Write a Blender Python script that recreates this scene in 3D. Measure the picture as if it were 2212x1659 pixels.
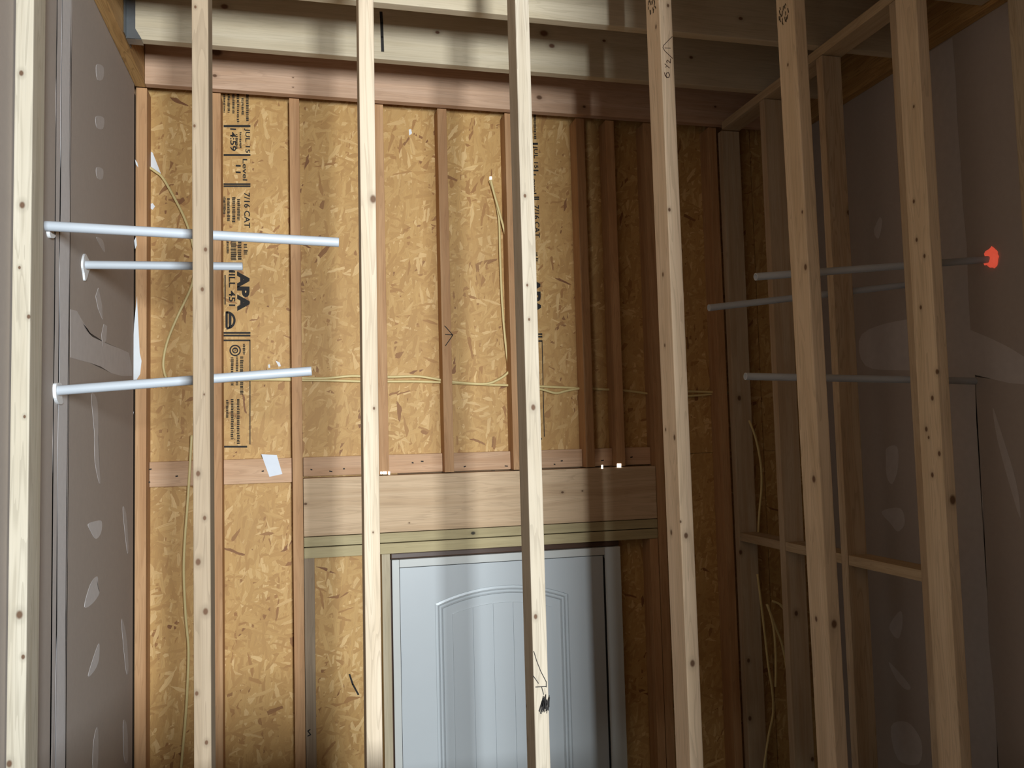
import bpy, bmesh, math, random
from mathutils import Vector, Matrix
random.seed(7)
for o in list(bpy.data.objects):
    bpy.data.objects.remove(o)
SC = bpy.context.scene
COL = SC.collection

# ------------------------------------------------------------------ camera
Z0 = 2.545                      # eye height above the entry floor
YAW, PITCH, ROLL, FPX = 0.24298655, 0.0641508, -0.02622907, 1800.0
cy, sy, cp, sp, cr, sr = math.cos(YAW), math.sin(YAW), math.cos(PITCH), math.sin(PITCH), math.cos(ROLL), math.sin(ROLL)
FW = Vector((sy*cp, cy*cp, sp)); RT = Vector((cy, -sy, 0)); UP = RT.cross(FW)
RT, UP = cr*RT+sr*UP, -sr*RT+cr*UP
cd = bpy.data.cameras.new('camera'); cam = bpy.data.objects.new('camera', cd); COL.objects.link(cam)
cam.matrix_world = Matrix(((RT.x, UP.x, -FW.x, 0), (RT.y, UP.y, -FW.y, 0), (RT.z, UP.z, -FW.z, Z0), (0, 0, 0, 1)))
cd.sensor_fit = 'HORIZONTAL'; cd.sensor_width = 36.0; cd.lens = FPX*36.0/2212.0; cd.clip_start = 0.02
SC.camera = cam

# ------------------------------------------------------------------ world, lights, exposure
W = bpy.data.worlds.new('world'); SC.world = W; W.use_nodes = True
W.node_tree.nodes['Background'].inputs[0].default_value = (1.0, 0.95, 0.86, 1)
W.node_tree.nodes['Background'].inputs[1].default_value = 0.03
def area(name, loc, target, sx, sy_, power, color):
    l = bpy.data.lights.new(name, 'AREA'); l.shape = 'RECTANGLE'; l.size = sx; l.size_y = sy_
    l.energy = power; l.color = color
    o = bpy.data.objects.new(name, l); COL.objects.link(o); o.location = loc
    o.rotation_euler = (Vector(target)-Vector(loc)).to_track_quat('-Z', 'Y').to_euler()
    return o
area('upper_window_light', (0.46, -1.92, Z0+0.14), (0.40, 3.0, Z0+0.14), 0.42, 0.85, 232, (0.87, 0.95, 1.0))
area('lower_window_light', (1.55, 0.30, Z0-1.42), (1.5, 3.4, Z0-1.35), 0.9, 0.30, 2.0, (0.92, 1.0, 0.96))
SC.view_settings.view_transform = 'Standard'; SC.view_settings.look = 'None'
SC.view_settings.gamma = 1.0; SC.view_settings.use_curve_mapping = False
SC.view_settings.exposure = 0.45

# ------------------------------------------------------------------ helpers
def ray(x, y): return FW + RT*((x-1106)/FPX) - UP*((y-829.5)/FPX)
def w(v): return Vector((v.x, v.y, v.z+Z0))
def atY(x, y, D): d = ray(x, y); return w(d*(D/d.y))
def atX(x, y, X): d = ray(x, y); return w(d*(X/d.x))

def nt(m): m.use_nodes = True; return m.node_tree, m.node_tree.nodes, m.node_tree.links
def N(ns, t, **k):
    n = ns.new(t)
    for a, b in k.items():
        if a in n.inputs.keys(): n.inputs[a].default_value = b
        else: setattr(n, a, b)
    return n
def mixc(ns, ls, f, a, b, blend='MIX'):
    n = ns.new('ShaderNodeMix'); n.data_type = 'RGBA'; n.blend_type = blend
    for i, v in ((0, f), (6, a), (7, b)):
        if hasattr(v, 'is_linked'): ls.new(v, n.inputs[i])
        elif isinstance(v, (int, float)): n.inputs[i].default_value = v
        else: n.inputs[i].default_value = (*v, 1)
    return n.outputs[2]
def mth(ns, ls, op, a, b=0.0, c=None):
    n = ns.new('ShaderNodeMath'); n.operation = op
    for i, v in enumerate((a, b) if c is None else (a, b, c)):
        if hasattr(v, 'is_linked'): ls.new(v, n.inputs[i])
        else: n.inputs[i].default_value = v
    return n.outputs[0]
def maprange(ns, ls, v, a, b, c=0.0, d=1.0):
    n = ns.new('ShaderNodeMapRange'); n.interpolation_type = 'SMOOTHSTEP'
    ls.new(v, n.inputs[0])
    for i, x in enumerate((a, b, c, d)): n.inputs[i+1].default_value = x
    return n.outputs[0]

def plain(name, col, rough=0.7, spec=0.3, noise=0.06, scale=30, metal=0.0, emit=None):
    m = bpy.data.materials.new(name); t, ns, ls = nt(m); b = ns['Principled BSDF']
    tc = N(ns, 'ShaderNodeTexCoord'); nz = N(ns, 'ShaderNodeTexNoise', Scale=scale, Detail=4.0)
    ls.new(tc.outputs['Object'], nz.inputs['Vector'])
    c = mixc(ns, ls, nz.outputs[0], [x*(1-noise) for x in col], [min(1, x*(1+noise)) for x in col])
    ls.new(c, b.inputs['Base Color']); b.inputs['Roughness'].default_value = rough
    b.inputs['Specular IOR Level'].default_value = spec; b.inputs['Metallic'].default_value = metal
    if emit:
        b.inputs['Emission Color'].default_value = (*emit[0], 1); b.inputs['Emission Strength'].default_value = emit[1]
    return m

def wood(name, light, dark, axis='Z', knots=(), knotcol=(0.10, 0.045, 0.02), rings=0.35):
    """sawn softwood: grain stretched along axis, per-object variation, knots at given object-space points"""
    m = bpy.data.materials.new(name); t, ns, ls = nt(m); b = ns['Principled BSDF']
    tc = N(ns, 'ShaderNodeTexCoord'); oi = N(ns, 'ShaderNodeObjectInfo')
    off = ns.new('ShaderNodeVectorMath'); off.operation = 'MULTIPLY_ADD'
    ls.new(oi.outputs['Random'], off.inputs[0]); off.inputs[1].default_value = (13, 7, 29)
    ls.new(tc.outputs['Object'], off.inputs[2])
    def stretched(k, lng, detail, dist=0.0):
        mp = N(ns, 'ShaderNodeMapping'); s = [k, k, k]; s['XYZ'.index(axis)] = lng
        mp.inputs['Scale'].default_value = s; ls.new(off.outputs[0], mp.inputs['Vector'])
        n = N(ns, 'ShaderNodeTexNoise', Scale=1.0, Detail=detail, Distortion=dist); ls.new(mp.outputs[0], n.inputs['Vector'])
        return n.outputs[0]
    broad = stretched(28, 1.6, 2.0, 0.6); fine = stretched(330, 7.0, 3.0); blot = stretched(9, 5.0, 2.0)
    rg = mth(ns, ls, 'FRACT', mth(ns, ls, 'MULTIPLY', broad, 9.0))
    rg = maprange(ns, ls, rg, 0.55, 0.95)
    c = mixc(ns, ls, maprange(ns, ls, broad, 0.3, 0.7), light, dark)
    c = mixc(ns, ls, mth(ns, ls, 'MULTIPLY', rg, rings), c, [x*0.72 for x in dark])
    c = mixc(ns, ls, maprange(ns, ls, fine, 0.45, 0.75, 0.0, 0.30), c, [x*0.62 for x in dark])
    c = mixc(ns, ls, maprange(ns, ls, blot, 0.35, 0.75, 0.0, 0.25), c, [x*1.1 for x in light])
    v = mth(ns, ls, 'MULTIPLY_ADD', oi.outputs['Random'], 0.14, 0.93)
    hs = N(ns, 'ShaderNodeHueSaturation'); ls.new(v, hs.inputs['Value']); ls.new(c, hs.inputs['Color']); c = hs.outputs[0]
    for (p, r) in knots:
        d = ns.new('ShaderNodeVectorMath'); d.operation = 'SUBTRACT'; ls.new(tc.outputs['Object'], d.inputs[0]); d.inputs[1].default_value = p
        e = ns.new('ShaderNodeVectorMath'); e.operation = 'MULTIPLY'; ls.new(d.outputs[0], e.inputs[0]); s = [1, 1, 1]; s['XYZ'.index(axis)] = 0.72; e.inputs[1].default_value = s
        l = ns.new('ShaderNodeVectorMath'); l.operation = 'LENGTH'; ls.new(e.outputs[0], l.inputs[0])
        c = mixc(ns, ls, maprange(ns, ls, l.outputs['Value'], r*0.9, r*2.4, 0.35, 0.0), c, [x*0.6 for x in dark])
        c = mixc(ns, ls, maprange(ns, ls, l.outputs['Value'], r*0.45, r*1.05, 0.92, 0.0), c, knotcol)
    ls.new(c, b.inputs['Base Color']); b.inputs['Roughness'].default_value = 0.68; b.inputs['Specular IOR Level'].default_value = 0.25
    bp = N(ns, 'ShaderNodeBump', Strength=0.12, Distance=0.002); ls.new(fine, bp.inputs['Height']); ls.new(bp.outputs[0], b.inputs['Normal'])
    return m

def vmix(ns, ls, f, a, b):
    n = ns.new('ShaderNodeMix'); n.data_type = 'VECTOR'; ls.new(f, n.inputs[0]); ls.new(a, n.inputs[4]); ls.new(b, n.inputs[5]); return n.outputs[1]
def osb_material():
    m = bpy.data.materials.new('oriented_strand_board'); t, ns, ls = nt(m); b = ns['Principled BSDF']
    tc = N(ns, 'ShaderNodeTexCoord'); oi = N(ns, 'ShaderNodeObjectInfo')
    off = ns.new('ShaderNodeVectorMath'); off.operation = 'MULTIPLY_ADD'
    ls.new(oi.outputs['Random'], off.inputs[0]); off.inputs[1].default_value = (3.7, 0, 5.3)
    wz = N(ns, 'ShaderNodeTexNoise', Scale=34.0, Detail=2.0); ls.new(tc.outputs['Object'], wz.inputs['Vector'])
    wa = ns.new('ShaderNodeVectorMath'); wa.operation = 'MULTIPLY_ADD'; ls.new(wz.outputs['Color'], wa.inputs[0]); wa.inputs[1].default_value = (0.012, 0.0, 0.012); ls.new(tc.outputs['Object'], wa.inputs[2])
    ls.new(wa.outputs[0], off.inputs[2])
    base = None; vm = None
    for i, (ang, L, Wd) in enumerate(((80, 11, 52), (20, 13, 60), (-52, 12, 48), (-15, 13, 55), (-82, 9, 44), (100, 14, 66))):
        mp = N(ns, 'ShaderNodeMapping'); mp.vector_type = 'TEXTURE'
        mp.inputs['Rotation'].default_value = (0, math.radians(ang), 0); mp.inputs['Location'].default_value = (i*1.37, 0, i*0.71)
        mp.inputs['Scale'].default_value = (0.8/L, 1.0, 0.72/Wd); ls.new(off.outputs[0], mp.inputs['Vector'])
        vo = N(ns, 'ShaderNodeTexVoronoi', Scale=1.0, Randomness=1.0); vo.voronoi_dimensions = '2D'
        sx = N(ns, 'ShaderNodeSeparateXYZ'); cx = N(ns, 'ShaderNodeCombineXYZ')
        ls.new(mp.outputs[0], sx.inputs[0]); ls.new(sx.outputs[0], cx.inputs[0]); ls.new(sx.outputs[2], cx.inputs[1]); ls.new(cx.outputs[0], vo.inputs['Vector'])
        sc = N(ns, 'ShaderNodeSeparateColor'); ls.new(vo.outputs['Color'], sc.inputs[0])
        rp = N(ns, 'ShaderNodeValToRGB'); ls.new(sc.outputs[0], rp.inputs[0]); e = rp.color_ramp.elements
        e[0].position = 0.0; e[0].color = (0.190, 0.072, 0.028, 1); e[1].position = 1.0; e[1].color = (0.740, 0.497, 0.224, 1)
        for p, cc in ((0.018, (0.360, 0.172, 0.056)), (0.05, (0.460, 0.253, 0.084)), (0.45, (0.540, 0.315, 0.108)), (0.84, (0.600, 0.368, 0.136))):
            q = e.new(p); q.color = (*cc, 1)
        c = rp.outputs[0]; crd = cx.outputs[0]
        v = sc.outputs[1]
        if base is None: base, vm, cd_ = c, v, crd
        else:
            g = mth(ns, ls, 'GREATER_THAN', v, vm)
            base = mixc(ns, ls, g, base, c); cd_ = vmix(ns, ls, g, cd_, crd); vm = mth(ns, ls, 'MAXIMUM', v, vm)
    gm = N(ns, 'ShaderNodeMapping'); gm.inputs['Scale'].default_value = (0.35, 4.5, 1); ls.new(cd_, gm.inputs['Vector'])
    gz = N(ns, 'ShaderNodeTexNoise', Scale=2.2, Detail=2.0); ls.new(gm.outputs[0], gz.inputs['Vector'])
    base = mixc(ns, ls, maprange(ns, ls, gz.outputs[0], 0.40, 0.72, 0.0, 0.5), base, (0.37, 0.2, 0.08))
    big = N(ns, 'ShaderNodeTexNoise', Scale=3.0, Detail=3.0); ls.new(off.outputs[0], big.inputs['Vector'])
    base = mixc(ns, ls, maprange(ns, ls, big.outputs[0], 0.38, 0.75, 0.0, 0.35), base, (0.42, 0.24, 0.09))
    ls.new(base, b.inputs['Base Color']); b.inputs['Roughness'].default_value = 0.6; b.inputs['Specular IOR Level'].default_value = 0.3
    bp = N(ns, 'ShaderNodeBump', Strength=0.25, Distance=0.002); ls.new(vm, bp.inputs['Height']); ls.new(bp.outputs[0], b.inputs['Normal'])
    return m

def mesh_obj(name, verts, faces, mat, parent=None, loc=(0, 0, 0), smooth=False):
    me = bpy.data.meshes.new(name); me.from_pydata([tuple(v) for v in verts], [], faces); me.update()
    return link(name, me, mat, parent, loc, smooth)
def link(name, me, mat, parent=None, loc=(0, 0, 0), smooth=False):
    o = bpy.data.objects.new(name, me); COL.objects.link(o); o.location = loc
    if mat: me.materials.append(mat)
    if smooth:
        for p in me.polygons: p.use_smooth = True
    if parent:
        o.parent = parent; q = parent; off = Vector()
        while q: off += q.location; q = q.parent
        o.location = Vector(loc)-off
    return o
def bm_obj(name, bm, mat, parent=None, loc=(0, 0, 0), smooth=False):
    bmesh.ops.recalc_face_normals(bm, faces=bm.faces[:])
    me = bpy.data.meshes.new(name); bm.to_mesh(me); bm.free(); return link(name, me, mat, parent, loc, smooth)
def lumber(name, lo, hi, mat, parent=None, bev=0.0028, shear=(0, 0), bow=0.0):
    """a bevelled board between two corners (world); shear moves the top end, bow bends it a little"""
    lo, hi = Vector(lo), Vector(hi); c = (lo+hi)/2; s = hi-lo
    bm = bmesh.new(); bmesh.ops.create_cube(bm, size=1.0)
    for v in bm.verts: v.co = Vector((v.co.x*s.x, v.co.y*s.y, v.co.z*s.z))
    if bev: bmesh.ops.bevel(bm, geom=bm.edges[:], offset=bev, segments=2, profile=0.6, affect='EDGES')
    ax = max(range(3), key=lambda i: s[i])
    if bow or shear != (0, 0):
        e = [ed for ed in bm.edges if abs(ed.verts[0].co[ax]-ed.verts[1].co[ax]) > s[ax]*0.8]
        bmesh.ops.subdivide_edges(bm, edges=e, cuts=6)
        for v in bm.verts:
            t = v.co[ax]/s[ax]
            if ax == 2: v.co.x += shear[0]*t + bow*(1-4*t*t); v.co.y += shear[1]*t
            else: v.co.z += shear[0]*t + bow*(1-4*t*t)
    return bm_obj(name, bm, mat, parent, c)
def root(name, loc, label=None, cat=None, group=None, kind=None):
    o = bpy.data.objects.new(name, None); COL.objects.link(o); o.location = loc; o.empty_display_size = 0.1
    return tag(o, label, cat, group, kind)
def tag(o, label=None, cat=None, group=None, kind=None):
    for k, v in (('label', label), ('category', cat), ('group', group), ('kind', kind)):
        if v: o[k] = v
    return o
def spline(pts, n=10):
    out = []; P = [pts[0]]+list(pts)+[pts[-1]]
    for i in range(1, len(P)-2):
        for k in range(n):
            t = k/n; a, b_, c, d = P[i-1], P[i], P[i+1], P[i+2]
            out.append(0.5*((2*b_)+(c-a)*t+(2*a-5*b_+4*c-d)*t*t+(3*b_-a-3*c+d)*t**3))
    out.append(P[-2].copy()); return out
def tube(name, pts, r, mat, parent=None, seg=10, flat=1.0, side=Vector((0, 1, 0)), hollow=0.0, loc=None):
    """a round (or flattened, like cable) tube along points, closed at the ends; hollow leaves an open bore"""
    loc = Vector(loc) if loc is not None else Vector(pts[0])
    vs, fs = [], []; n = len(pts)
    def ringat(i, rr):
        d = (pts[min(i+1, n-1)]-pts[max(i-1, 0)]).normalized(); a = d.cross(side).normalized(); b = a.cross(d).normalized()
        return [pts[i]-loc + a*(math.cos(2*math.pi*k/seg)*rr) + b*(math.sin(2*math.pi*k/seg)*rr*flat) for k in range(seg)]
    rings = [ringat(i, r) for i in range(n)]
    if hollow:
        d = (pts[-1]-pts[-2]).normalized(); inner = ringat(n-1, hollow)
        rings += [inner, [v-d*0.05 for v in inner]]
    for rg in rings: vs += rg
    for i in range(len(rings)-1):
        for k in range(seg): fs.append((i*seg+k, i*seg+(k+1) % seg, (i+1)*seg+(k+1) % seg, (i+1)*seg+k))
    fs.append(tuple(range(seg))[::-1]); fs.append(tuple((len(rings)-1)*seg+k for k in range(seg)))
    return mesh_obj(name, vs, fs, mat, parent, loc, True)
def slabpoly(name, pts, thick, nrm, mat, parent=None):
    """flat patch of given outline lying on a surface, with its own small thickness along nrm"""
    c = sum(pts, Vector())/len(pts); n = len(pts)
    vs = [p-c for p in pts]+[p-c+nrm*thick for p in pts]
    fs = [tuple(range(n)), tuple(range(2*n-1, n-1, -1))]+[(i, (i+1) % n, n+(i+1) % n, n+i) for i in range(n)]
    bm = bmesh.new(); bv = [bm.verts.new(v) for v in vs]
    for f in fs: bm.faces.new([bv[i] for i in f])
    bmesh.ops.triangulate(bm, faces=[f for f in bm.faces if len(f.verts) > 4])
    return bm_obj(name, bm, mat, parent, c)
def smoothloop(p, n=4):
    out = []; m = len(p)
    for i in range(m):
        a, b, c, d = p[i-1], p[i], p[(i+1) % m], p[(i+2) % m]
        for k in range(n):
            t = k/n; out.append(0.5*((2*b)+(c-a)*t+(2*a-5*b+4*c-d)*t*t+(3*b-a-3*c+d)*t**3))
    return out
def strokes(name, lines, width, nrm, mat, parent):
    """hand-drawn ink: each line a thin ribbon lying on the surface"""
    bm = bmesh.new(); c = lines[0][0].copy()
    for ln in lines:
        for a, b in zip(ln[:-1], ln[1:]):
            d = (b-a).normalized(); s = d.cross(nrm).normalized()*(width/2); e = d*(width*0.3)
            q = [a-e-s, a-e+s, b+e+s, b+e-s]
            lo = [bm.verts.new(v-c) for v in q]; hi = [bm.verts.new(v-c+nrm*0.0005) for v in q]
            bm.faces.new(hi); bm.faces.new(lo[::-1])
            for i in range(4): bm.faces.new((lo[i], lo[(i+1) % 4], hi[(i+1) % 4], hi[i]))
    return bm_obj(name, bm, mat, parent, c)

# ------------------------------------------------------------------ materials
STUD_L, STUD_D = (0.56, 0.465, 0.345), (0.48, 0.385, 0.27)
M = {}
M['osb'] = osb_material()
M['pine_v'] = wood('reddish_pine_upright', (0.55, 0.32, 0.16), (0.44, 0.23, 0.105), 'Z')
M['pine_x'] = wood('reddish_pine_level', (0.60, 0.385, 0.24), (0.50, 0.295, 0.165), 'X')
M['green_x'] = wood('treated_pine_level', (0.47, 0.385, 0.215), (0.39, 0.31, 0.165), 'X', rings=0.2)
M['header_x'] = wood('header_pine', (0.56, 0.40, 0.245), (0.47, 0.31, 0.175), 'X')
M['jack_v'] = wood('pale_jack_pine', (0.50, 0.42, 0.29), (0.42, 0.34, 0.22), 'Z', rings=0.2)
M['grey_v'] = wood('weathered_upright', (0.36, 0.27, 0.18), (0.28, 0.2, 0.13), 'Z')
M['ledger_y'] = wood('ledger_pine', (0.50, 0.31, 0.125), (0.38, 0.215, 0.08), 'Y', rings=0.8)
M['plate_y'] = wood('plate_pine', (0.50, 0.38, 0.24), (0.42, 0.30, 0.18), 'Y')
M['landing'] = plain('low_bounce_subfloor', (0.13, 0.10, 0.075), 0.85, 0.15, 0.3, 6)  # kept dark so the landing bounces little light to the right
M['deck'] = plain('subfloor_panel', (0.35, 0.21, 0.10), noise=0.25)
M['drywall'] = plain('drywall_paper', (0.40, 0.345, 0.305), 0.85, 0.15, 0.05, 60)
M['mud'] = plain('joint_compound', (0.60, 0.575, 0.57), 0.8, 0.2, 0.08, 45)
M['mud_thin'] = plain('joint_compound_smear', (0.51, 0.47, 0.45), 0.85, 0.2, 0.10, 35)
M['white'] = plain('white_putty', (0.74, 0.75, 0.76), 0.6)
M['paper'] = plain('white_paper', (0.70, 0.73, 0.78), 0.7)
M['pvc'] = plain('white_pvc', (0.47, 0.505, 0.545), 0.38, 0.5, 0.02)
M['cable'] = plain('cream_cable_jacket', (0.66, 0.52, 0.235), 0.45, 0.4, 0.05)
M['ink'] = plain('black_ink', (0.025, 0.022, 0.02), 0.7, 0.2)
M['inkfade'] = plain('faded_ink', (0.06, 0.045, 0.03), 0.8, 0.1, 0.5, 220)
M['pencil'] = plain('brown_pencil', (0.09, 0.05, 0.035), 0.7)
M['steel'] = plain('galvanised_steel', (0.30, 0.32, 0.33), 0.35, 0.5, 0.2, 25, 0.85)
M['door'] = plain('white_door_paint', (0.485, 0.51, 0.52), 0.27, 0.6, 0.015, 12)
M['jamb'] = plain('primed_jamb', (0.52, 0.52, 0.49), 0.4, 0.4, 0.04, 12)
M['brownfoam'] = plain('brown_door_trim', (0.07, 0.035, 0.02), 0.3, 0.5)
M['black'] = plain('gap_black', (0.008, 0.008, 0.008), 0.6)
M['redcaulk'] = plain('glowing_red_sealant', (0.75, 0.10, 0.06), 0.5, 0.4, 0.2, 60, 0.0, ((1.0, 0.13, 0.07), 0.35))  # emission stands in for light shining through the sealant
M['daylight'] = plain('daylight_gap', (1, 1, 1), 0.5, 0.0, 0.0, 5, 0.0, ((1.0, 0.97, 0.86), 4.0))
M['concrete'] = plain('concrete_floor', (0.30, 0.28, 0.25), 0.8, 0.2, 0.1, 8)
M['outer'] = plain('wall_wrap', (0.25, 0.15, 0.08), 0.8)

# ------------------------------------------------------------------ dimensions (from the eye: X right, Y away; Z is world)
XL, XR = -0.640, 2.300          # drywall faces left and right
YF, YB, YO = 2.060, 3.450, 3.540  # near studs' front, far studs' front, sheathing face
ZL = Z0+1.416                   # underside of the ledgers
ZT = Z0+1.655                   # underside of the deck
FRONT = Vector((0, -1, 0))

# ------------------------------------------------------------------ structure
tag(lumber('floor', (XL-0.2, -2.6, -0.06), (XR+0.2, 3.6, 0.0), M['concrete'], bev=0), 'bare concrete entry floor below the framing', kind='structure')
ceiling = tag(lumber('ceiling', (XL-0.2, -0.6, ZT), (XR+0.2, 3.6, ZT+0.02), M['deck'], bev=0), 'brown subfloor deck above the ceiling joists', kind='structure')
wall_left = tag(lumber('wall_left', (XL-0.013, -0.6, 0), (XL, 3.432, ZL+0.24), M['drywall'], bev=0), 'grey-brown unpainted drywall on the left', kind='structure')
wall_right = tag(lumber('wall_right', (XR, 0.25, 0), (XR+0.013, 3.54, ZL+0.24), M['drywall'], bev=0), 'dark unpainted drywall on the right', kind='structure')
tag(lumber('floor', (XL-0.2, -2.6, Z0-1.33), (XR+0.2, 2.17, Z0-1.09), M['landing'], bev=0), 'upper landing floor the near studs stand on', kind='structure')  # unseen landing, added for its effect on light and shade
tag(lumber('shade_wall_low', (XL+0.001, 1.55, Z0-1.0895), (0.27, 1.65, Z0-0.665), M['drywall'], bev=0.002), 'low drywall knee wall on the landing in front of the near studs', kind='structure')  # added out of view to shade the lower left of the far wall
shade_wall_near = tag(lumber('shade_wall_near', (0.692, 0.25, Z0-1.09), (XR+0.013, 0.34, ZT), M['drywall'], bev=0), 'drywall return beside the viewpoint', kind='structure')  # added out of view to keep the window light off the right side
wall_back = tag(lumber('wall_back', (XL-0.05, 3.5525, 0), (XR+0.05, 3.565, ZT), M['outer'], bev=0), 'exterior wall sheathed in orange-brown strand board', kind='structure')

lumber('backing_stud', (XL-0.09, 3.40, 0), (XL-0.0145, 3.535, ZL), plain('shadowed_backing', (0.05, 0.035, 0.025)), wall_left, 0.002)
# drywall: taped joints, screw spots and smears of joint compound, each its own patch
def patchL(px, mat='mud', smooth=True, th=0.0008):
    p = [atX(x, y, XL) for x, y in px]; p = smoothloop(p) if smooth else p
    return slabpoly('joint_compound_patch', p, th, Vector((1, 0, 0)), M[mat], wall_left)
def patchR(px, mat='mud_thin', smooth=True, th=0.0008):
    p = [atX(x, y, XR) for x, y in px]; p = smoothloop(p) if smooth else p
    return slabpoly('joint_compound_patch', p, th, Vector((-1, 0, 0)), M[mat], wall_right)
ya, yb = atX(123, 830, XL).y, atX(148, 830, XL).y
rl = random.Random(3)
def strip(parent, X, y0, y1, z0, z1, nx, mat):
    zs = [z0+(z1-z0)*i/24 for i in range(25)]
    p = [Vector((X, y0+rl.uniform(-.006, .006), z)) for z in zs]+[Vector((X, y1+rl.uniform(-.006, .006), z)) for z in zs[::-1]]
    return slabpoly('taped_joint', p, 0.0006, Vector((nx, 0, 0)), M[mat], parent)
strip(wall_left, XL, ya-0.03, yb, Z0-2.3, ZL-0.004, 1, 'mud_thin')
strip(wall_left, XL+0.0007, ya+0.012, yb-0.012, Z0-2.3, ZL-0.006, 1, 'mud')
patchL([(190, 1132), (205, 1126), (219, 1126), (218, 1150), (207, 1164), (196, 1148)])
patchL([(182, 1311), (195, 1262), (210, 1245), (211, 1270), (214, 1282), (200, 1303)])
patchL([(190, 1460), (205, 1410), (214, 1390), (213, 1425), (204, 1448)])
patchL([(200, 1659), (202, 1600), (210, 1570), (212, 1610), (210, 1659)], 'mud_thin')
patchL([(197, 852), (210, 870), (212, 960), (216, 1045), (205, 1000), (203, 930)], 'mud_thin')
patchL([(152, 668), (166, 672), (176, 690), (184, 712), (200, 728), (230, 742), (256, 752), (278, 762), (284, 790), (285, 812), (262, 812), (240, 806), (218, 792), (195, 784), (172, 778), (152, 772)], 'mud_thin', False, 0.0004)
patchL([(208, 140), (223, 145), (222, 170), (210, 172)], 'mud_thin')
patchL([(207, 252), (224, 255), (222, 278), (209, 276)], 'mud_thin')
patchL([(208, 362), (222, 366), (221, 386), (210, 385)], 'mud_thin')
patchL([(208, 512), (222, 520), (226, 545), (216, 530)], 'mud_thin')
patchL([(206, 640), (212, 622), (220, 660), (221, 690), (212, 668)], 'mud_thin', False, 0.0010)
patchL([(224, 700), (231, 704), (229, 735), (221, 748), (219, 722)], 'mud_thin', False, 0.0007)
patchL([(265, 1100), (272, 1110), (277, 1180), (274, 1190)], 'mud_thin')
patchL([(262, 1340), (272, 1370), (277, 1440), (272, 1450)], 'mud_thin')
patchL([(266, 1560), (274, 1570), (276, 1640), (268, 1640)], 'mud_thin')
ya, yb = atX(2050, 830, XR).y, atX(2100, 830, XR).y
strip(wall_right, XR, yb-0.01, ya+0.02, Z0-2.3, ZL-0.004, -1, 'mud_thin')
patchR([(1862, 722), (1960, 690), (2060, 700), (2212, 770), (2212, 830), (2060, 800), (1960, 800), (1870, 790)])
patchR([(1916, 968), (1938, 965), (1940, 1010), (1928, 1045), (1916, 1030), (1914, 990)])
patchR([(1905, 1105), (1945, 1098), (1955, 1130), (1940, 1148), (1925, 1132)])
patchR([(1922, 1350), (1945, 1320), (1950, 1345), (1942, 1378), (1928, 1370)])
patchR([(1920, 1430), (1945, 1455), (1968, 1485), (1955, 1488), (1935, 1465)])
patchR([(1925, 1570), (1960, 1560), (1990, 1600), (1985, 1650), (1940, 1640)])
patchR([(2145, 880), (2165, 940), (2195, 1040), (2205, 1120), (2185, 1060), (2155, 950)])
patchR([(1888, 500), (1900, 470), (1906, 480), (1898, 515)])
# torn paper and putty along the left corner
for px in ([(290, 700), (296, 640), (299, 700), (302, 762), (306, 780), (303, 808), (288, 832), (284, 815), (287, 760)],
           [(290, 520), (294, 512), (296, 530), (292, 538)], [(292, 345), (297, 352), (299, 362), (294, 356)], [(284, 886), (289, 890), (288, 897), (283, 893)]):
    slabpoly('corner_putty', [atY(x, y, YB-0.001) for x, y in px], 0.002, FRONT, M['white'], wall_left)

# ------------------------------------------------------------------ far wall: sheathing, print, framing
def fx(x, y, D=YB): return atY(x, y, D).x
def fz(x, y, D=YB): return atY(x, y, D).z
SEAM = [XL-0.004, -0.368, 0.872, 2.09, XR]
ZS = Z0-0.095                    # horizontal seam, behind the blocking
sheets = {}
def sheet(x0, x1, z0, z1):
    return lumber('sheathing_panel', (x0+0.0015, YO, z0), (x1-0.0015, 3.551, z1), M['osb'], wall_back, bev=0.001)
for i in range(4): sheets[i] = sheet(SEAM[i], SEAM[i+1], ZS+0.0015, ZT-0.002)
sheet(SEAM[0], SEAM[1], 0.001, ZS); low_mid = sheet(SEAM[1], 0.372, 0.001, ZS)
sheet(fx(1343, 1300), SEAM[3], 0.001, ZS); sheet(SEAM[3], SEAM[4], 0.001, ZS)

HT = (fz(655, 1029)+fz(1406, 1007))/2; HB = (fz(655, 1160.5)+fz(1421, 1121))/2
P1 = HB-0.0405; P2 = HB-0.085
def bstud(xl, z0, z1, mat='pine_v', yf=YB, wd=0.040, name='stud', yk=YO-0.001):
    return lumber(name, (xl, yf, z0), (xl+wd, yk, z1), M[mat], wall_back, 0.002)
KL = fx(628, 600); KR = fx(1421, 1121)
bstud(XL+0.003, 0, ZL-0.002)                       # corner
bstud(fx(478.5, 700)-0.040, 0, ZL-0.002)           # behind the second near stud
bstud(KL, 0, ZL-0.002)                             # king stud left of the header
c4 = bstud(fx(837, 800)-0.040, HT, ZL-0.002, name='cripple_stud')
c5 = bstud(fx(952, 600), HT, ZL-0.002, name='cripple_stud')
c6 = bstud(fx(1099, 600), HT, ZL-0.002, name='cripple_stud')
bstud(fx(1254, 600), HT, ZL-0.002, name='cripple_stud')
bstud(fx(1319, 600), HT, ZL-0.002, name='cripple_stud')
bstud(KR, 0, ZL-0.002)                             # king stud right
bstud(fx(1556, 900), 0, ZL-0.002)                  # beside the right partition
bstud(fx(1409, 1300), 0.0, P2, wd=0.038)           # trimmers right of the door
bstud(KL+0.0415, 0.0, P2, 'grey_v', yf=YB+0.012, wd=0.040, name='trimmer_stud')
tr_l = bstud(fx(826, 1300), 0.0, P2, 'jack_v', wd=0.034, name='jack_stud')
hx0, hx1 = KL+0.0415, KR-0.002
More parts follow.
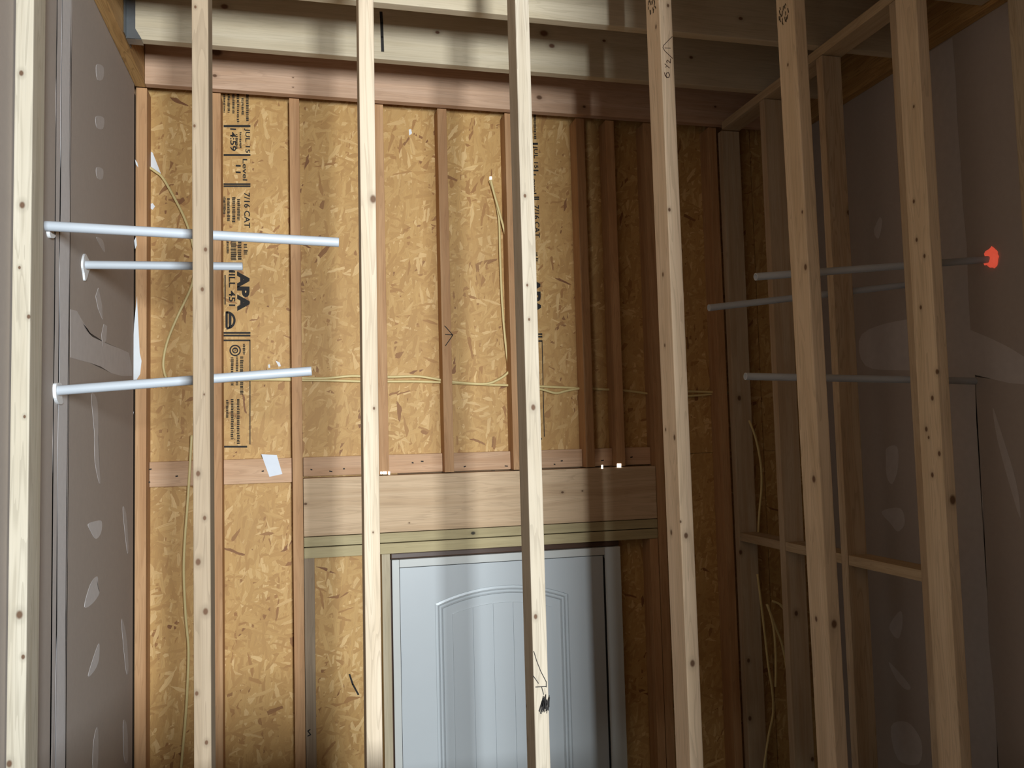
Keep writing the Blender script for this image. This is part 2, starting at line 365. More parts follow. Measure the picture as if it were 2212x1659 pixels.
kn = [((atY(x, y, YB)-Vector(((hx0+hx1)/2, (YB+YB+0.088)/2, (HT+HB)/2))), r) for x, y, r in ((660, 1088, .006), (1215, 1063, .006), (1258, 1060, .004), (884, 1129, .003))]
hm = wood('header_knotted', (0.61, 0.435, 0.275), (0.51, 0.345, 0.205), 'X', kn)
tag(lumber('door_header', (hx0, YB, HB+0.002), (hx1, YB+0.088, HT-0.004), hm, wall_back), 'deep pale header beam over the door opening')
pm = wood('plate_knotted', (0.47, 0.385, 0.215), (0.39, 0.31, 0.165), 'X', [(atY(1022, 1152, YB)-Vector(((hx0+hx1)/2, YB+0.044, (HB+P1)/2)), .009)], (0.02, 0.016, 0.012), rings=0.2)
lumber('header_plate', (hx0, YB, P1+0.0015), (hx1, YB+0.088, HB-0.0005), pm, wall_back)
lumber('header_plate', (hx0, YB, P2+0.0005), (hx1, YB+0.088, P1-0.002), M['green_x'], wall_back)
# flat blocking behind the cripples, at the sheathing seam
BT = fz(312, 998.5, YO-0.04); bx = [XL+0.045, fx(478.5, 700)-0.0415, fx(478.5, 700)+0.0015, KL-0.0015]
lumber('blocking', (bx[0], YO-0.039, BT-0.098), (bx[1], YO-0.001, BT), M['pine_x'], wall_back)
lumber('blocking', (bx[2], YO-0.039, BT-0.098), (bx[3], YO-0.001, BT), M['pine_x'], wall_back)
edges = [KL+0.0415]+sum([[o.location.x+wall_back.location.x-0.0205, o.location.x+wall_back.location.x+0.0205] for o in (c4, c5, c6)], [])+[fx(1254, 600)-.001, fx(1254, 600)+.041, fx(1319, 600)-.001, fx(1319, 600)+.041, KR-0.0015]
for a, b in zip(edges[::2], edges[1::2]):
    lumber('blocking', (a, YO-0.039, HT+0.002), (b, YO-0.001, BT), M['pine_x'], wall_back)
    for k in range(max(1, int((b-a)/0.09))):
        p = Vector((random.uniform(a+.02, b-.02), YO-0.039, HT+random.uniform(.015, .05)))
        strokes('nail_mark', [[p, p+Vector((random.uniform(.004, .012), 0, random.uniform(-.003, .003)))]], 0.005, FRONT, M['ink'], wall_back)
for x, y in ((323, 1014), (380, 1029), (320, 1042), (1065, 1018), (566, 1018), (600, 1010)):
    p = atY(x, y, YO-0.039); strokes('nail_mark', [[p, p+Vector((.006, 0, .001))]], 0.005, FRONT, M['ink'], wall_back)
# ledger across the studs' faces, and ledgers along the side walls
kn = [(atY(x, y, YB-0.038)-Vector(((XL+.04+XR-.04)/2, YB-0.019, (ZL+ZT)/2)), r) for x, y, r in ((464, 163, .008), (633, 167, .003), (633, 188, .003), (1262, 230, .007), (468, 112, .02), (1545, 230, .006), (1165, 210, .012))]
lm = wood('rim_knotted', (0.64, 0.425, 0.29), (0.54, 0.335, 0.21), 'X', kn, rings=0.3)
tag(lumber('ledger_board', (XL+0.041, YB-0.038, ZL), (XR-0.041, YB-0.0005, ZT-0.002), lm, wall_back), 'pinkish ledger board running across the far stud tops')
tag(lumber('ledger_board', (XL+0.0005, -0.4, ZL), (XL+0.040, YB-0.001, ZT-0.002), M['ledger_y'], wall_left), 'orange-grained ledger along the top of the left wall')
tag(lumber('ledger_board', (XR-0.040, 0.65, ZL), (XR-0.0005, YB-0.001, ZT-0.002), M['ledger_y'], wall_right), 'dark ledger along the top of the right wall')
# slits of daylight at the top of the header, and one nail hole
for x0, x1, y0, y1 in ((822, 825, 1019, 1024), (827, 835.5, 1018.5, 1024), (839, 842.5, 1018.5, 1025), (1299, 1302.5, 1004.5, 1012), (1333, 1341.5, 1001.5, 1009.5)):
    slabpoly('daylight_gap', [atY(x, y, YB-0.0005) for x, y in ((x0, y0), (x1, y0), (x1, y1), (x0, y1))], 0.0008, FRONT, M['daylight'], wall_back)
slabpoly('daylight_gap', [atY(x, y, YO) for x, y in ((1057.5, 382), (1062, 382), (1062.5, 389), (1058, 390))], 0.0008, FRONT, M['daylight'], wall_back)
# bits of white compound and pale bruises on the sheathing
for px in ([(320, 325), (330, 330), (348, 376), (340, 372), (324, 362)], [(323, 441), (330, 439), (335, 446), (330, 453), (324, 450)], [(883, 280), (888, 279), (890, 288), (884, 293)],
           [(595, 779), (604, 783), (607, 791), (602, 792)], [(579, 788), (583, 787), (584, 794), (580, 795)]):
    slabpoly('white_smudge', [atY(x, y, YO) for x, y in px], 0.0006, FRONT, M['white'], wall_back)
strokes('marker_slash', [[atY(755, 1457, YO), atY(762, 1478, YO), atY(774, 1500, YO)]], 0.007, FRONT, M['ink'], wall_back)
Yc = YB
strokes('pencil_arrow', [[atY(960.5, 704, Yc), atY(966, 710, Yc), atY(978, 724, Yc), atY(972, 733, Yc), atY(962, 747, Yc)], [atY(962, 722.5, Yc), atY(977, 723.5, Yc)]], 0.0035, FRONT, M['ink'], wall_back)
strokes('marker_letter', [[atY(670, 1576, YB+.012), atY(665, 1579, YB+.012), atY(668, 1583, YB+.012), atY(671, 1587, YB+.012), atY(665, 1590, YB+.012)]], 0.004, FRONT, M['ink'], wall_back)

# printed grade stamps, reading downwards along the sheet edge
def stamp(sheetobj, dx):
    bmA = bmesh.new()
    def P(x, y): return atY(x, y, YO)+Vector((dx, 0, 0))
    c = P(512, 600)
    def rect(bm, x0, y0, x1, y1):
        q = [P(x0, y0)-c, P(x1, y0)-c, P(x1, y1)-c, P(x0, y1)-c]
        lo = [bm.verts.new(v) for v in q]; hi = [bm.verts.new(v+FRONT*0.0004) for v in q]
        bm.faces.new(hi)
        for i in range(4): bm.faces.new((lo[i], lo[(i+1) % 4], hi[(i+1) % 4], hi[i]))
    def bar(y0, y1, x0=483, x1=541): rect(bmA, x0, y0, x1, y1)
    bar(270, 275); bar(333, 337); bar(396, 399.5); bar(400.5, 404); bar(717, 721); bar(723, 727); bar(733.5, 737); bar(963, 967, 483, 534)
    rect(bmA, 539, 735, 541, 960); rect(bmA, 485, 594, 487.5, 658)
    # seal outlines
    def ring(x, y, r0, r1, a0=0, a1=360, n=24):
        for k in range(n):
            t0, t1 = math.radians(a0+(a1-a0)*k/n), math.radians(a0+(a1-a0)*(k+1)/n)
            q = [P(x+math.cos(t0)*r1, y+math.sin(t0)*r1)-c, P(x+math.cos(t1)*r1, y+math.sin(t1)*r1)-c, P(x+math.cos(t1)*r0, y+math.sin(t1)*r0)-c, P(x+math.cos(t0)*r0, y+math.sin(t0)*r0)-c]
            bmA.faces.new([bmA.verts.new(v+FRONT*0.0004) for v in q])
    ring(508, 757, 9.5, 12.5); ring(508, 757, 4, 6.5); ring(489, 692, 15, 20, -90, 90)
    rect(bmA, 487, 673, 492, 708); rect(bmA, 494, 676, 500, 708); rect(bmA, 480, 683, 483, 703)
    bm_obj('grade_stamp', bmA, M['ink'], sheetobj, c)
    # fine print too small to read: broken rows of short dashes
    bmB = bmesh.new(); rr = random.Random(11)
    def fine(x0, x1, y0, y1):
        y = y0
        while y < y1:
            h = rr.uniform(1.6, 4.2); rect(bmB, x0+rr.uniform(0, 1), y, x1-rr.uniform(0, 1.2), min(y+h, y1)); y += h+rr.uniform(0.5, 1.5)
    for x0, x1, y0, y1 in ((482, 487, 203, 243), (491, 497, 203, 244), (501, 507, 203, 245), (511, 517, 203, 266), (521, 527, 212, 248), (531, 538, 203, 262),
                           (508, 514, 290, 322), (517, 522, 285, 320), (482, 488, 425, 462), (490, 497, 428, 478), (501, 509, 426, 482), (512, 519, 430, 476),
                           (489, 495, 522, 548), (498, 511, 521, 562), (513, 522, 522, 562), (526, 534, 527, 536), (526, 535, 540, 550),
                           (498, 505, 772, 833), (509, 515, 770, 833), (518, 526, 770, 852), (524, 530, 743, 766), (488, 494, 864, 903), (498, 505, 862, 950), (511, 518, 862, 960), (507, 508.5, 863, 960)):
        fine(x0, x1, y0, y1)
    bm_obj('fine_print', bmB, M['inkfade'], sheetobj, c)
    def text(s, x, y0, y1, xw, bold=0.0):
        cu = bpy.data.curves.new('stamp_text', 'FONT'); cu.body = s; cu.extrude = 0.0; cu.offset = bold; cu.resolution_u = 3
        o = bpy.data.objects.new('tmp', cu); COL.objects.link(o)
        dg = bpy.context.evaluated_depsgraph_get(); me = bpy.data.meshes.new_from_object(o.evaluated_get(dg)); bpy.data.objects.remove(o)
        xs = [v.co.x for v in me.vertices]; ys = [v.co.y for v in me.vertices]
        a0, a1, b0, b1 = min(xs), max(xs), min(ys), max(ys)
        top, bot = P(x, y0), P(x, y1); base = P(x, (y0+y1)/2); L = (top-bot).length; Wd = abs(P(x+xw, y0).x-P(x, y0).x)
        for v in me.vertices:
            u = (v.co.x-a0)/(a1-a0); t = (v.co.y-b0)/(b1-b0)
            v.co = Vector((t*Wd, -0.0005, -u*L))
        link('stamp_text', me, M['ink'], sheetobj, top)
    text('JUL 15', 527, 277, 330, 13, 0.02); text('14:59', 497, 277, 326, 13, 0.02); text('Level', 524, 343, 390, 10, 0.02); text('11', 509, 356, 374, 11, 0.02)
    text('7/16 CAT', 527, 416, 492, 13, 0.02); text('APA', 512, 586, 672, 27, 0.06); text('MILL 451', 494, 572, 661, 14, 0.02); text('R', 505, 753, 761, 6)
stamp(sheets[1], 0.0); stamp(sheets[2], SEAM[2]-SEAM[1])

# ------------------------------------------------------------------ door
DZ = fz(865, 1228); door = root('door_1', ((fx(865, 1300)+fx(1308, 1300))/2, YB, 0), 'white arched plank-panel entry door in its frame', None, None, 'structure')
dx0, dx1 = fx(865, 1300), fx(1306, 1300); jx0, jx1 = fx(848, 1300), fx(1344, 1300); JZ = fz(850, 1210)
lumber('door_jamb', (jx0, YB+0.001, 0), (dx0-0.002, 3.56, JZ), M['jamb'], door, 0.002)
lumber('door_jamb', (dx1+0.008, YB+0.001, 0), (jx1, 3.56, JZ), M['jamb'], door, 0.002)
lumber('door_head', (dx0-0.0015, YB+0.001, DZ+0.003), (dx1+0.0075, 3.56, JZ), M['jamb'], door, 0.002)
tag(lumber('gap_strip', (dx1+0.0005, YB+0.004, 0), (dx1+0.0075, 3.55, DZ-0.01), M['black'], door, 0), 'black weather strip')  # shade in the open gap beside the slab, put in as black
lumber('head_trim', (jx0-0.002, YB+0.02, JZ+0.001), (jx1+0.002, 3.55, P2-0.002), M['brownfoam'], door, 0.004)
lumber('side_trim', (jx0-0.010, YB+0.02, 0), (jx0-0.001, 3.55, JZ), M['brownfoam'], door, 0.002)
# slab with a moulded arched panel
def door_slab():
    yf = YB+0.006; bm = bmesh.new(); x0, x1 = fx(942, 1400), fx(1232, 1400); zs = fz(942, 1305); rise = 0.056; zb = 0.95
    def loop(o, n=24):
        a, b = x0+o, x1-o; z_s = zs-o*1.0; cx_ = (x0+x1)/2; hw = (x1-x0)/2; R = (hw*hw+rise*rise)/(2*rise); zc = zs+rise-R
        Ro = R-o; pts = [(a, zb+o)]
        for k in range(n+1):
            x = a+(b-a)*k/n; pts.append((x, zc+math.sqrt(Ro*Ro-(x-cx_)**2)))
        pts.append((b, zb+o)); return pts
    prof = ((0, 0), (0.003, 0.009), (0.012, 0.008), (0.0165, 0.001), (0.0195, 0.009), (0.0265, 0.009), (0.031, 0.0025), (0.035, 0.012), (0.07, 0.012))
    rings = [[bm.verts.new((x, yf+d, z)) for x, z in loop(o)] for o, d in prof]
    for A, B in zip(rings[:-1], rings[1:]):
        for i in range(len(A)): bm.faces.new((A[i], A[(i+1) % len(A)], B[(i+1) % len(A)], B[i]))
    field = rings[-1]; bm.faces.new(field)
    out = [bm.verts.new((x, yf, z)) for x, z in ((dx0, 0.004), (dx0, DZ), (dx1, DZ), (dx1, 0.004))]
    back = [bm.verts.new((v.co.x, 3.502, v.co.z)) for v in out]
    ed = [bm.edges.new((out[i], out[(i+1) % 4])) for i in range(4)]
    ed += [bm.edges.get((rings[0][i], rings[0][(i+1) % len(rings[0])])) for i in range(len(rings[0]))]
    bmesh.ops.triangle_fill(bm, use_beauty=True, edges=ed)
    for i in range(4): bm.faces.new((out[i], out[(i+1) % 4], back[(i+1) % 4], back[i]))
    bm.faces.new(back[::-1])
    c = Vector(((dx0+dx1)/2, YB, 0))
    for v in bm.verts: v.co -= c
    sl = bm_obj('door_slab', bm, M['door'], door, c)
    # vertical planks in the arched field
    n = 5; A, B = x0+0.072, x1-0.072; wd = (B-A)/n; cx_ = (x0+x1)/2; hw = (x1-x0)/2; R = (hw*hw+rise*rise)/(2*rise); zc = zs+rise-R; Ro = R-0.072
    for k in range(n):
        a, b = A+k*wd+0.0018, A+(k+1)*wd-0.0018
        pts = [Vector((a, yf+0.0122, zb+0.075))]+[Vector((a+(b-a)*j/6, yf+0.0122, zc+math.sqrt(Ro*Ro-(a+(b-a)*j/6-cx_)**2))) for j in range(7)]+[Vector((b, yf+0.0122, zb+0.075))]
        slabpoly('plank', pts, 0.0065, FRONT, M['door'], sl)
door_slab()

# ------------------------------------------------------------------ ceiling joists, each in its steel hanger
JB = Z0+1.430
def joist(y, label, knots, mat=None, stain=None):
    x0, x1 = XL+0.047, XR-0.045
    c = Vector(((x0+x1)/2, y+0.019, (JB+ZT-0.003)/2))
    m = wood('joist_pine', (0.60, 0.505, 0.36), (0.52, 0.425, 0.285), 'X', [(atY(px, py, y)-c, r) for px, py, r in knots], (0.13, 0.05, 0.025), rings=0.25)
    j = root('ceiling_joist', (c.x, c.y, JB), label, 'joist', 'joists of the ceiling')
    b = lumber('joist_beam', (x0, y, JB), (x1, y+0.038, ZT-0.003), m, j)
    h = bmesh.new()
    def hb(lo, hi):
        r = bmesh.ops.create_cube(h, size=1.0); lo, hi = Vector(lo), Vector(hi)
        for v in r['verts']: v.co = Vector(((lo.x+hi.x)/2+v.co.x*(hi.x-lo.x), (lo.y+hi.y)/2+v.co.y*(hi.y-lo.y), (lo.z+hi.z)/2+v.co.z*(hi.z-lo.z)))-c
    hx = x0-0.005
    hb((hx, y-0.0035, JB-0.003), (hx+0.030, y-0.0015, ZT-0.03)); hb((hx, y+0.0395, JB-0.003), (hx+0.030, y+0.0415, ZT-0.03))
    hb((hx, y-0.0035, JB-0.0035), (hx+0.050, y+0.0415, JB-0.0015)); hb((hx, y-0.042, JB), (hx+0.002, y-0.0015, ZT-0.03)); hb((hx, y+0.0395, JB), (hx+0.002, y+0.08, ZT-0.03))
    # angled lower tab
    q = [Vector((hx+0.030, y-0.0035, JB+0.035)), Vector((hx+0.050, y-0.0035, JB)), Vector((hx+0.030, y-0.0035, JB))]
    va = [h.verts.new(p-c) for p in q]; vb = [h.verts.new(p-c+Vector((0, 0.002, 0))) for p in q]; h.faces.new(va); h.faces.new(vb[::-1])
    for i in range(3): h.faces.new((va[i], va[(i+1) % 3], vb[(i+1) % 3], vb[i]))
    tag(bm_obj('joist_hanger', h, M['steel'], j, c), 'galvanised steel hanger')
    return j, b
j1, b1 = joist(3.062, 'pale ceiling joist farthest back, black marker line on its face', ((485, 14, .012), (945, 70, .008), (1192, 99, .011), (1305, 88, .007), (1493, 124, .008), (1175, 72, .016), (285, 5, .008)))
j2, b2 = joist(2.656, 'ceiling joist next nearer, only its lower edge showing along the photo top', ((1600, 40, .008),))
j3, b3 = joist(2.250, 'ceiling joist above the near studs, glimpsed only in the top right corner', ())
yy = 3.062-0.0003
strokes('marker_line', [[atY(823, 27, yy), atY(824.5, 50, yy), atY(825.5, 80, yy), atY(826.5, 110, yy)]], 0.011, FRONT, M['ink'], b1)

# ------------------------------------------------------------------ near partition: upright studs
part = root('stud_partition', (0.8, YF+0.045, Z0-1.09), 'open partition of pale upright studs nearest the viewer', 'stud wall')
fr = {}
TINT = {1: (0.88, 0.95, 1.02), 2: (0.58, 0.535, 0.49), 3: (0.98, 0.97, 0.97), 4: (0.86, 0.89, 0.93), 5: (1.26, 1.17, 1.10), 6: (1.16, 1.09, 1.02), 7: (1.22, 1.16, 1.08), 8: (1.0, 0.97, 0.9)}  # own wood tone of each stud, with uneven light put into the colour
def near_stud(key, xt, xb, label, knots):
    """xt, xb: left edge of the front face at photo top and bottom"""
    zt, zb = Z0+1.1, Z0-0.80
    za, zc = Z0-1.051, ZL-0.042
    slope = (xt-xb)/(zt-zb); xm = xb+slope*((za+zc)/2-zb)
    c = Vector((xm+0.019, YF+0.0445, (za+zc)/2)); kl = []
    for k in knots:
        x, y, r = k[:3]
        p = atY(x, y, YF); xl = xm+slope*(p.z-(za+zc)/2)
        if p.x < xl and xm > 0: p = atX(x, y, xl)
        elif p.x > xl+0.038 and xm < 0: p = atX(x, y, xl+0.038)
        q = p-c; kl.append((q, r*1.22))
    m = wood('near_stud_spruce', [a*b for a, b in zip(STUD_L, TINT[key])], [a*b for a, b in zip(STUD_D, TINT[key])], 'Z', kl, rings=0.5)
    o = lumber('stud', (xm, YF, za), (xm+0.038, YF+0.089, zc), m, part, 0.003, shear=(slope*(zc-za), 0))
    if label: o['label'] = label
    fr[key] = (o, xm, slope); return o
near_stud(1, -.6365, -.6375, 'leftmost near stud, pale and bright, beside the grey drywall', ((46, 158, .005), (48, 443, .006), (42, 578, .003), (62, 684, .004), (53, 900, .003), (42, 1328, .007), (50, 1419, .004), (20, 1650, .006)))
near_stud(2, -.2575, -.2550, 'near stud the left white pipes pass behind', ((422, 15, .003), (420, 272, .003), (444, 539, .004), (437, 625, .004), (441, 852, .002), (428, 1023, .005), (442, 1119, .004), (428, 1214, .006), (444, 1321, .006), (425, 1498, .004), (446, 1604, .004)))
s3 = near_stud(3, .1379, .1310, 'bright near stud just left of the door', ((806, 430, .008), (808, 882, .003), (806, 1150, .002)))
s4 = near_stud(4, .5463, .5463, 'bright near stud in front of the door with a black scribble', ((1134, 423, .004), (1152, 880, .006), (1157, 1332, .005), (1143, 690, .003), (1139, 616, .003), (1126, 1640, .004), (1137, 1525, .003, 1)))
s5 = near_stud(5, .957, .962, 'near stud marked 6 1/2 in brown pencil near its top', ((1443, 12, .004), (1446, 453, .004), (1457, 945, .006), (1482, 1157, .006), (1496, 1433, .007), (1417, 58, .005, 1), (1432, 593, .005, 1), (1436, 746, .004, 1), (1438, 928, .004, 1), (1450, 1150, .006, 1), (1470, 1127, .003)))
s6 = near_stud(6, 1.378, 1.392, 'near stud with a smudged grade stamp at its top, right of the pencilled one', ((1733, 458, .004), (1740, 577, .007), (1758, 1035, .008), (1802, 1348, .009), (1763, 1337, .006), (1702, 140, .004, 1)))
s7 = near_stud(7, 1.794, 1.793, 'knotty near stud at the right with a big dark side knot', ((1974, 435, .005), (1980, 518, .005), (1997, 553, .005), (1989, 664, .005), (2024, 803, .006), (2014, 860, .006), (2001, 927, .006), (2006, 945, .004), (2029, 980, .006), (2014, 1026, .006), (2058, 1080, .011), (1974, 230, .004)))
near_stud(8, 2.22, 2.22, 'rightmost near stud, cut off by the photo edge', ())
lumber('top_plate', (XL+0.002, YF, ZL-0.040), (XR-0.045, YF+0.089, ZL-0.002), M['pine_x'], part)
lumber('bottom_plate', (XL+0.002, YF, Z0-1.0895), (XR-0.002, YF+0.089, Z0-1.052), M['pine_x'], part)
yy = YF-0.0002
strokes('pencil_mark', [[atY(1452, 79, yy), atY(1445, 86, yy), atY(1433.5, 98, yy), atY(1432, 103, yy), atY(1436, 110, yy), atY(1452.5, 126, yy)], [atY(1436, 103.5, yy), atY(1448, 104, yy)]], 0.0018, FRONT, M['pencil'], s5)
strokes('pencil_number', [[atY(1435.5, 157, yy), atY(1436.5, 163, yy), atY(1440, 167.5, yy), atY(1445, 167, yy), atY(1446.5, 162, yy), atY(1444, 157, yy), atY(1440, 158, yy), atY(1438.5, 163, yy), atY(1441, 168, yy)],
    [atY(1437, 145, yy), atY(1440, 144.2, yy)], [atY(1436, 138, yy), atY(1446, 147, yy)], [atY(1441, 136, yy), atY(1440, 132, yy), atY(1442, 130, yy), atY(1448, 136, yy), atY(1448.5, 127, yy)]], 0.0020, FRONT, M['pencil'], s5)
rs = random.Random(5)
sc_ = [[atY(1153, 1407, yy), atY(1159, 1427, yy), atY(1168, 1450, yy), atY(1180, 1473, yy), atY(1180, 1484, yy)], [atY(1152, 1460, yy), atY(1163, 1476, yy)], [atY(1157, 1484, yy), atY(1180, 1483, yy)], [atY(1170, 1484, yy), atY(1174, 1500, yy)]]
for k in range(11): x = 1164+k*1.7; sc_.append([atY(x, 1532+rs.uniform(-6, 10), yy), atY(x+6+rs.uniform(-2, 2), 1512-k*0.6+rs.uniform(-8, 4), yy), atY(x+5, 1538+rs.uniform(-4, 4)-k*.8, yy)])
strokes('marker_scribble', sc_, 0.0020, FRONT, M['ink'], s4)
def smudge(stud, key, x0, x1, y0, y1, n):
    """worn grade stamp: a cluster of broken, faded dashes on the stud's left face"""
    o, xm, sl = fr[key]; rr = random.Random(key); ln = []
    for k in range(n):
        x, y = rr.uniform(x0, x1), rr.uniform(y0, y1); p = atX(x, y, xm); X = xm+sl*(p.z-(Z0-1.051+ZL-0.042)/2)-0.0003
        ln.append([atX(x, y, X), atX(x+rr.uniform(-1, 2), y+rr.uniform(3, 9), X)])
    strokes('stamp_smudge', ln, 0.0032, Vector((-1, 0, 0)), M['inkfade'], stud)
smudge(s5, 5, 1401, 1416, -4, 24, 16); smudge(s6, 6, 1683, 1702, 8, 50, 20)
# ------------------------------------------------------------------ right partition
rp = root('stud_partition', (1.92, 2.85, 0), 'dim partition of framing running back along the right side', 'stud wall')
XP = 1.873; pk = wood('dim_stud_spruce', (0.52, 0.405, 0.275), (0.44, 0.325, 0.205), 'Z')
def rstud(y, knots=(), wd=0.089, rings=0.3, zt=Z0+1.388):
    c = Vector((XP+wd/2, y+0.019, zt/2)); m = pk
    m = wood('dim_stud_spruce', (0.52, 0.405, 0.275), (0.44, 0.31, 0.19), 'Z', [(atY(px, py, y)-c, r) for px, py, r in knots], rings=rings)
    return lumber('stud', (XP, y, 0), (XP+wd, y+0.038, zt), m, rp, 0.0025)
rstud(3.411, ((1597, 860, .011), (1600, 1193, .010), (1617, 1427, .009), (1620, 1552, .010), (1567, 550, .008)), rings=0.15)
rstud(3.045, ((1720, 1325, .010), (1755, 1640, .009)), rings=0.15)
rstud(2.640, ((1833, 459, .009),), wd=0.080, rings=0.6)
rstud(2.235)
lumber('top_plate', (XP, 2.155, Z0+1.390), (XP+0.089, YB-0.04, ZL+0.010), M['plate_y'], rp)
lumber('bottom_plate', (XP, 2.155, 0.0005), (XP+0.089, YB, 0.036), M['plate_y'], rp)
zn = atX(1801, 1193, XP).z
for a, b in ((3.0845, 3.4095), (2.6795, 3.0435), (2.2745, 2.6385)): lumber('blocking', (XP+0.002, a, zn-0.036), (XP+0.085, b, zn), M['plate_y'], rp)

# ------------------------------------------------------------------ pipes through the drywall
def pipe(name, X, a, b, r, label, group, ring=None, extra=None):
    """a: photo point where it leaves the wall at X; b: photo point of the free end, same distance"""
    p0 = atX(*a, X); s = 1 if X > 0 else -1; p1 = atY(*b, p0.y)
    d = (p1-p0).normalized(); base = p0-d*0.02
    rt_ = root(name, p0, label, 'pipe', group)
    tube('pipe_tube', [base, p0, (p0+p1)/2, p1-d*0.002, p1], r, M['pvc'], rt_, 20, hollow=r*0.78)
    return rt_, p0, d
G1, G2 = 'white pipes stubbed out of the left drywall', 'white pipes stubbed out of the right drywall'
def blob(name, pts, th, nrm, mat, par):
    return slabpoly(name, smoothloop(pts, 4), th, nrm, mat, par)
l1, p, d = pipe('water_pipe', XL, (98, 488), (732, 523.5), 0.0129, 'longest white pipe, topmost of the three on the left wall', G1)
blob('putty_collar', [atX(x, y, XL) for x, y in ((100, 500), (107, 505), (113, 508), (110, 514), (103, 513))], 0.008, Vector((1, 0, 0)), M['white'], l1)
l2, p, d = pipe('water_pipe', XL, (181, 572), (524, 575.5), 0.0126, 'short white pipe with smeared putty at the left wall, middle of three', G1)
blob('putty_collar', [atX(x, y, XL) for x, y in ((176, 560), (180, 548), (185, 556), (190, 566), (192, 578), (187, 588), (184, 600), (180, 606), (178, 590), (175, 575))], 0.006, Vector((1, 0, 0)), M['white'], l2)
l3, p, d = pipe('water_pipe', XL, (118, 844), (673, 801.5), 0.0129, 'white pipe rising slightly outward, lowest of the three on the left wall', G1)
blob('putty_collar', [atX(x, y, XL) for x, y in ((114, 832), (120, 827), (127, 831), (128, 860), (130, 870), (122, 873), (115, 860))], 0.008, Vector((1, 0, 0)), M['white'], l3)
r1, p, d = pipe('water_pipe', XR, (2140, 560), (1632, 598), 0.0122, 'white pipe ending in glowing red sealant at the right drywall', G2)
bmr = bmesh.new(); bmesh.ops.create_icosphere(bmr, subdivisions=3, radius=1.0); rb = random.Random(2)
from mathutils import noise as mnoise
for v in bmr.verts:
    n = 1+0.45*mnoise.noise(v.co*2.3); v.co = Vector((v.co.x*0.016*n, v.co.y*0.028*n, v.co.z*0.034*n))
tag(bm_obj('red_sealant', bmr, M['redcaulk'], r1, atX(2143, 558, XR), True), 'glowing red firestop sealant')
r2, p, d = pipe('water_pipe', XR, (1988, 612), (1531, 665), 0.0122, 'white pipe reaching farthest left from the right drywall', G2)
bmr = bmesh.new(); bmesh.ops.create_icosphere(bmr, subdivisions=2, radius=1.0)
for v in bmr.verts:
    n = 1+0.45*mnoise.noise(v.co*2.1+Vector((3, 1, 0))); v.co = Vector((v.co.x*0.012*n, v.co.y*0.040*n, v.co.z*0.022*n))
tag(bm_obj('red_sealant', bmr, plain('red_sealant', (0.55, 0.10, 0.06), 0.5), r2, atX(1972, 602, XR), True), 'dull red firestop sealant')
r3, p, d = pipe('water_pipe', XR, (2106, 823), (1610, 813), 0.0122, 'nearly level white pipe, lowest of the three on the right', G2)

# ------------------------------------------------------------------ cables
def cable(pts, label, group, Y=3.512, r=0.0052, ys=None):
    P = [atY(x, y, Y if ys is None else ys[i]) for i, (x, y) in enumerate(pts)]
    o = tube('electrical_cable', spline(P, 8), r, M['cable'], None, 8, 0.5)
    return tag(o, label, 'cable', group)
GC = 'cream electrical cables on the far wall'
cable([(314, 356), (335, 370), (352, 385), (378, 430), (398, 470), (412, 510), (422, 560), (418, 600), (408, 632), (385, 680), (364, 730), (354, 770), (354, 800), (365, 822), (400, 829), (460, 824), (560, 819), (640, 818)], 'cream cable bowing through the leftmost bay behind the pipes', GC, 3.515)
cable([(414, 940), (410, 1010), (405, 1090), (399, 1170), (397, 1240), (401, 1330), (407, 1400), (405, 1480), (400, 1560), (391, 1659), (388, 1700)], 'cream cable hanging straight down the leftmost bay', GC, 3.495)
cable([(480, 822), (560, 820), (650, 821), (720, 822), (790, 824), (850, 824), (900, 824), (960, 826), (1010, 829), (1060, 831), (1112, 833), (1165, 840), (1200, 849), (1225, 844), (1262, 838), (1300, 841), (1345, 843), (1400, 850)], 'lower of two level cables drilled through the far studs', GC, 3.515)
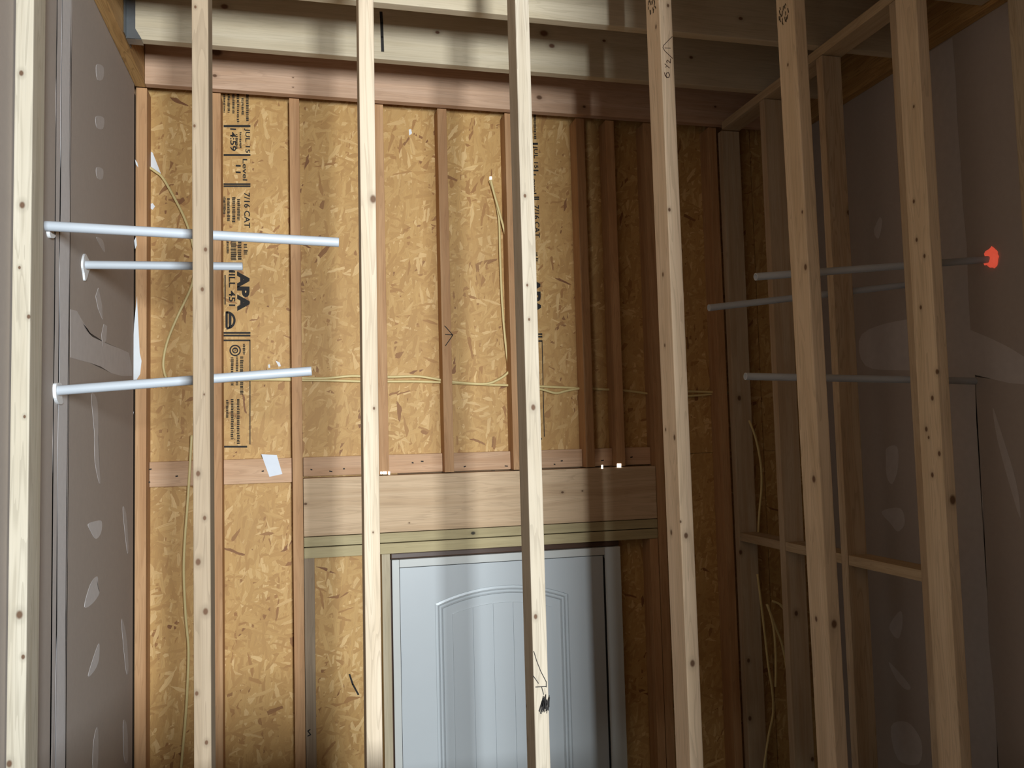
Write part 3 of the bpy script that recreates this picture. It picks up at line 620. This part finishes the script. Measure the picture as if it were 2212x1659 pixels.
cable([(640, 816), (700, 817), (760, 812), (800, 814), (850, 814), (905, 813), (960, 822), (1000, 827), (1050, 829), (1080, 818), (1100, 802), (1120, 776)], 'level cable curling up behind the scribbled stud', GC, 3.508)
cable([(1060, 388), (1068, 420), (1078, 455), (1090, 500), (1100, 540), (1112, 582), (1122, 640)], 'right-hand cable strand of the pair hung from a small bright hole', GC, 3.512)
cable([(1058, 390), (1070, 430), (1078, 475), (1080, 540), (1084, 640), (1090, 720), (1097, 780), (1104, 812), (1114, 832)], 'left-hand cable strand of the pair hung from a small bright hole', GC, 3.522)
cable([(1150, 834), (1200, 836), (1240, 838), (1300, 842)], 'short upper cable between the cripple studs right of the scribbled stud', GC, 3.525)
cable([(1480, 845), (1510, 846), (1540, 847), (1575, 848)], 'upper of two faint cables right of the pencilled stud', GC, 3.515)
cable([(1480, 856), (1510, 854), (1540, 851), (1575, 850)], 'lower of two faint cables right of the pencilled stud', GC, 3.525)
GD = 'cables hanging in the dark right corner'
cable([(1618, 908), (1632, 945), (1643, 1000), (1645, 1050), (1640, 1110), (1638, 1150)], 'dim cable arching down above the right blocking', GD, 3.36)
cable([(1636, 1240), (1645, 1310), (1652, 1370), (1660, 1440), (1668, 1490), (1670, 1540), (1660, 1590), (1650, 1659), (1646, 1700)], 'long dim cable sweeping to the photo bottom in the right corner', GD, 3.30)
cable([(1658, 1306), (1670, 1350), (1675, 1400), (1676, 1450), (1675, 1484)], 'dim cable end hanging in the middle of the right corner', GD, 3.26)
cable([(1656, 1305), (1672, 1345), (1690, 1395), (1700, 1450), (1706, 1500)], 'dim cable slanting right behind the partition stud', GD, 3.32)
cable([(1668, 1298), (1684, 1305), (1695, 1318), (1705, 1330)], 'short dim cable curl near the right corner stud', GD, 3.34)

# ------------------------------------------------------------------ paper slip on the blocking
tag(slabpoly('paper_slip', [atY(x, y, YO-0.0395) for x, y in ((564.5, 981), (598, 983), (610, 1024), (582, 1030))], 0.0008, FRONT, M['paper']), 'small white paper slip stuck on the pale blocking', 'paper')
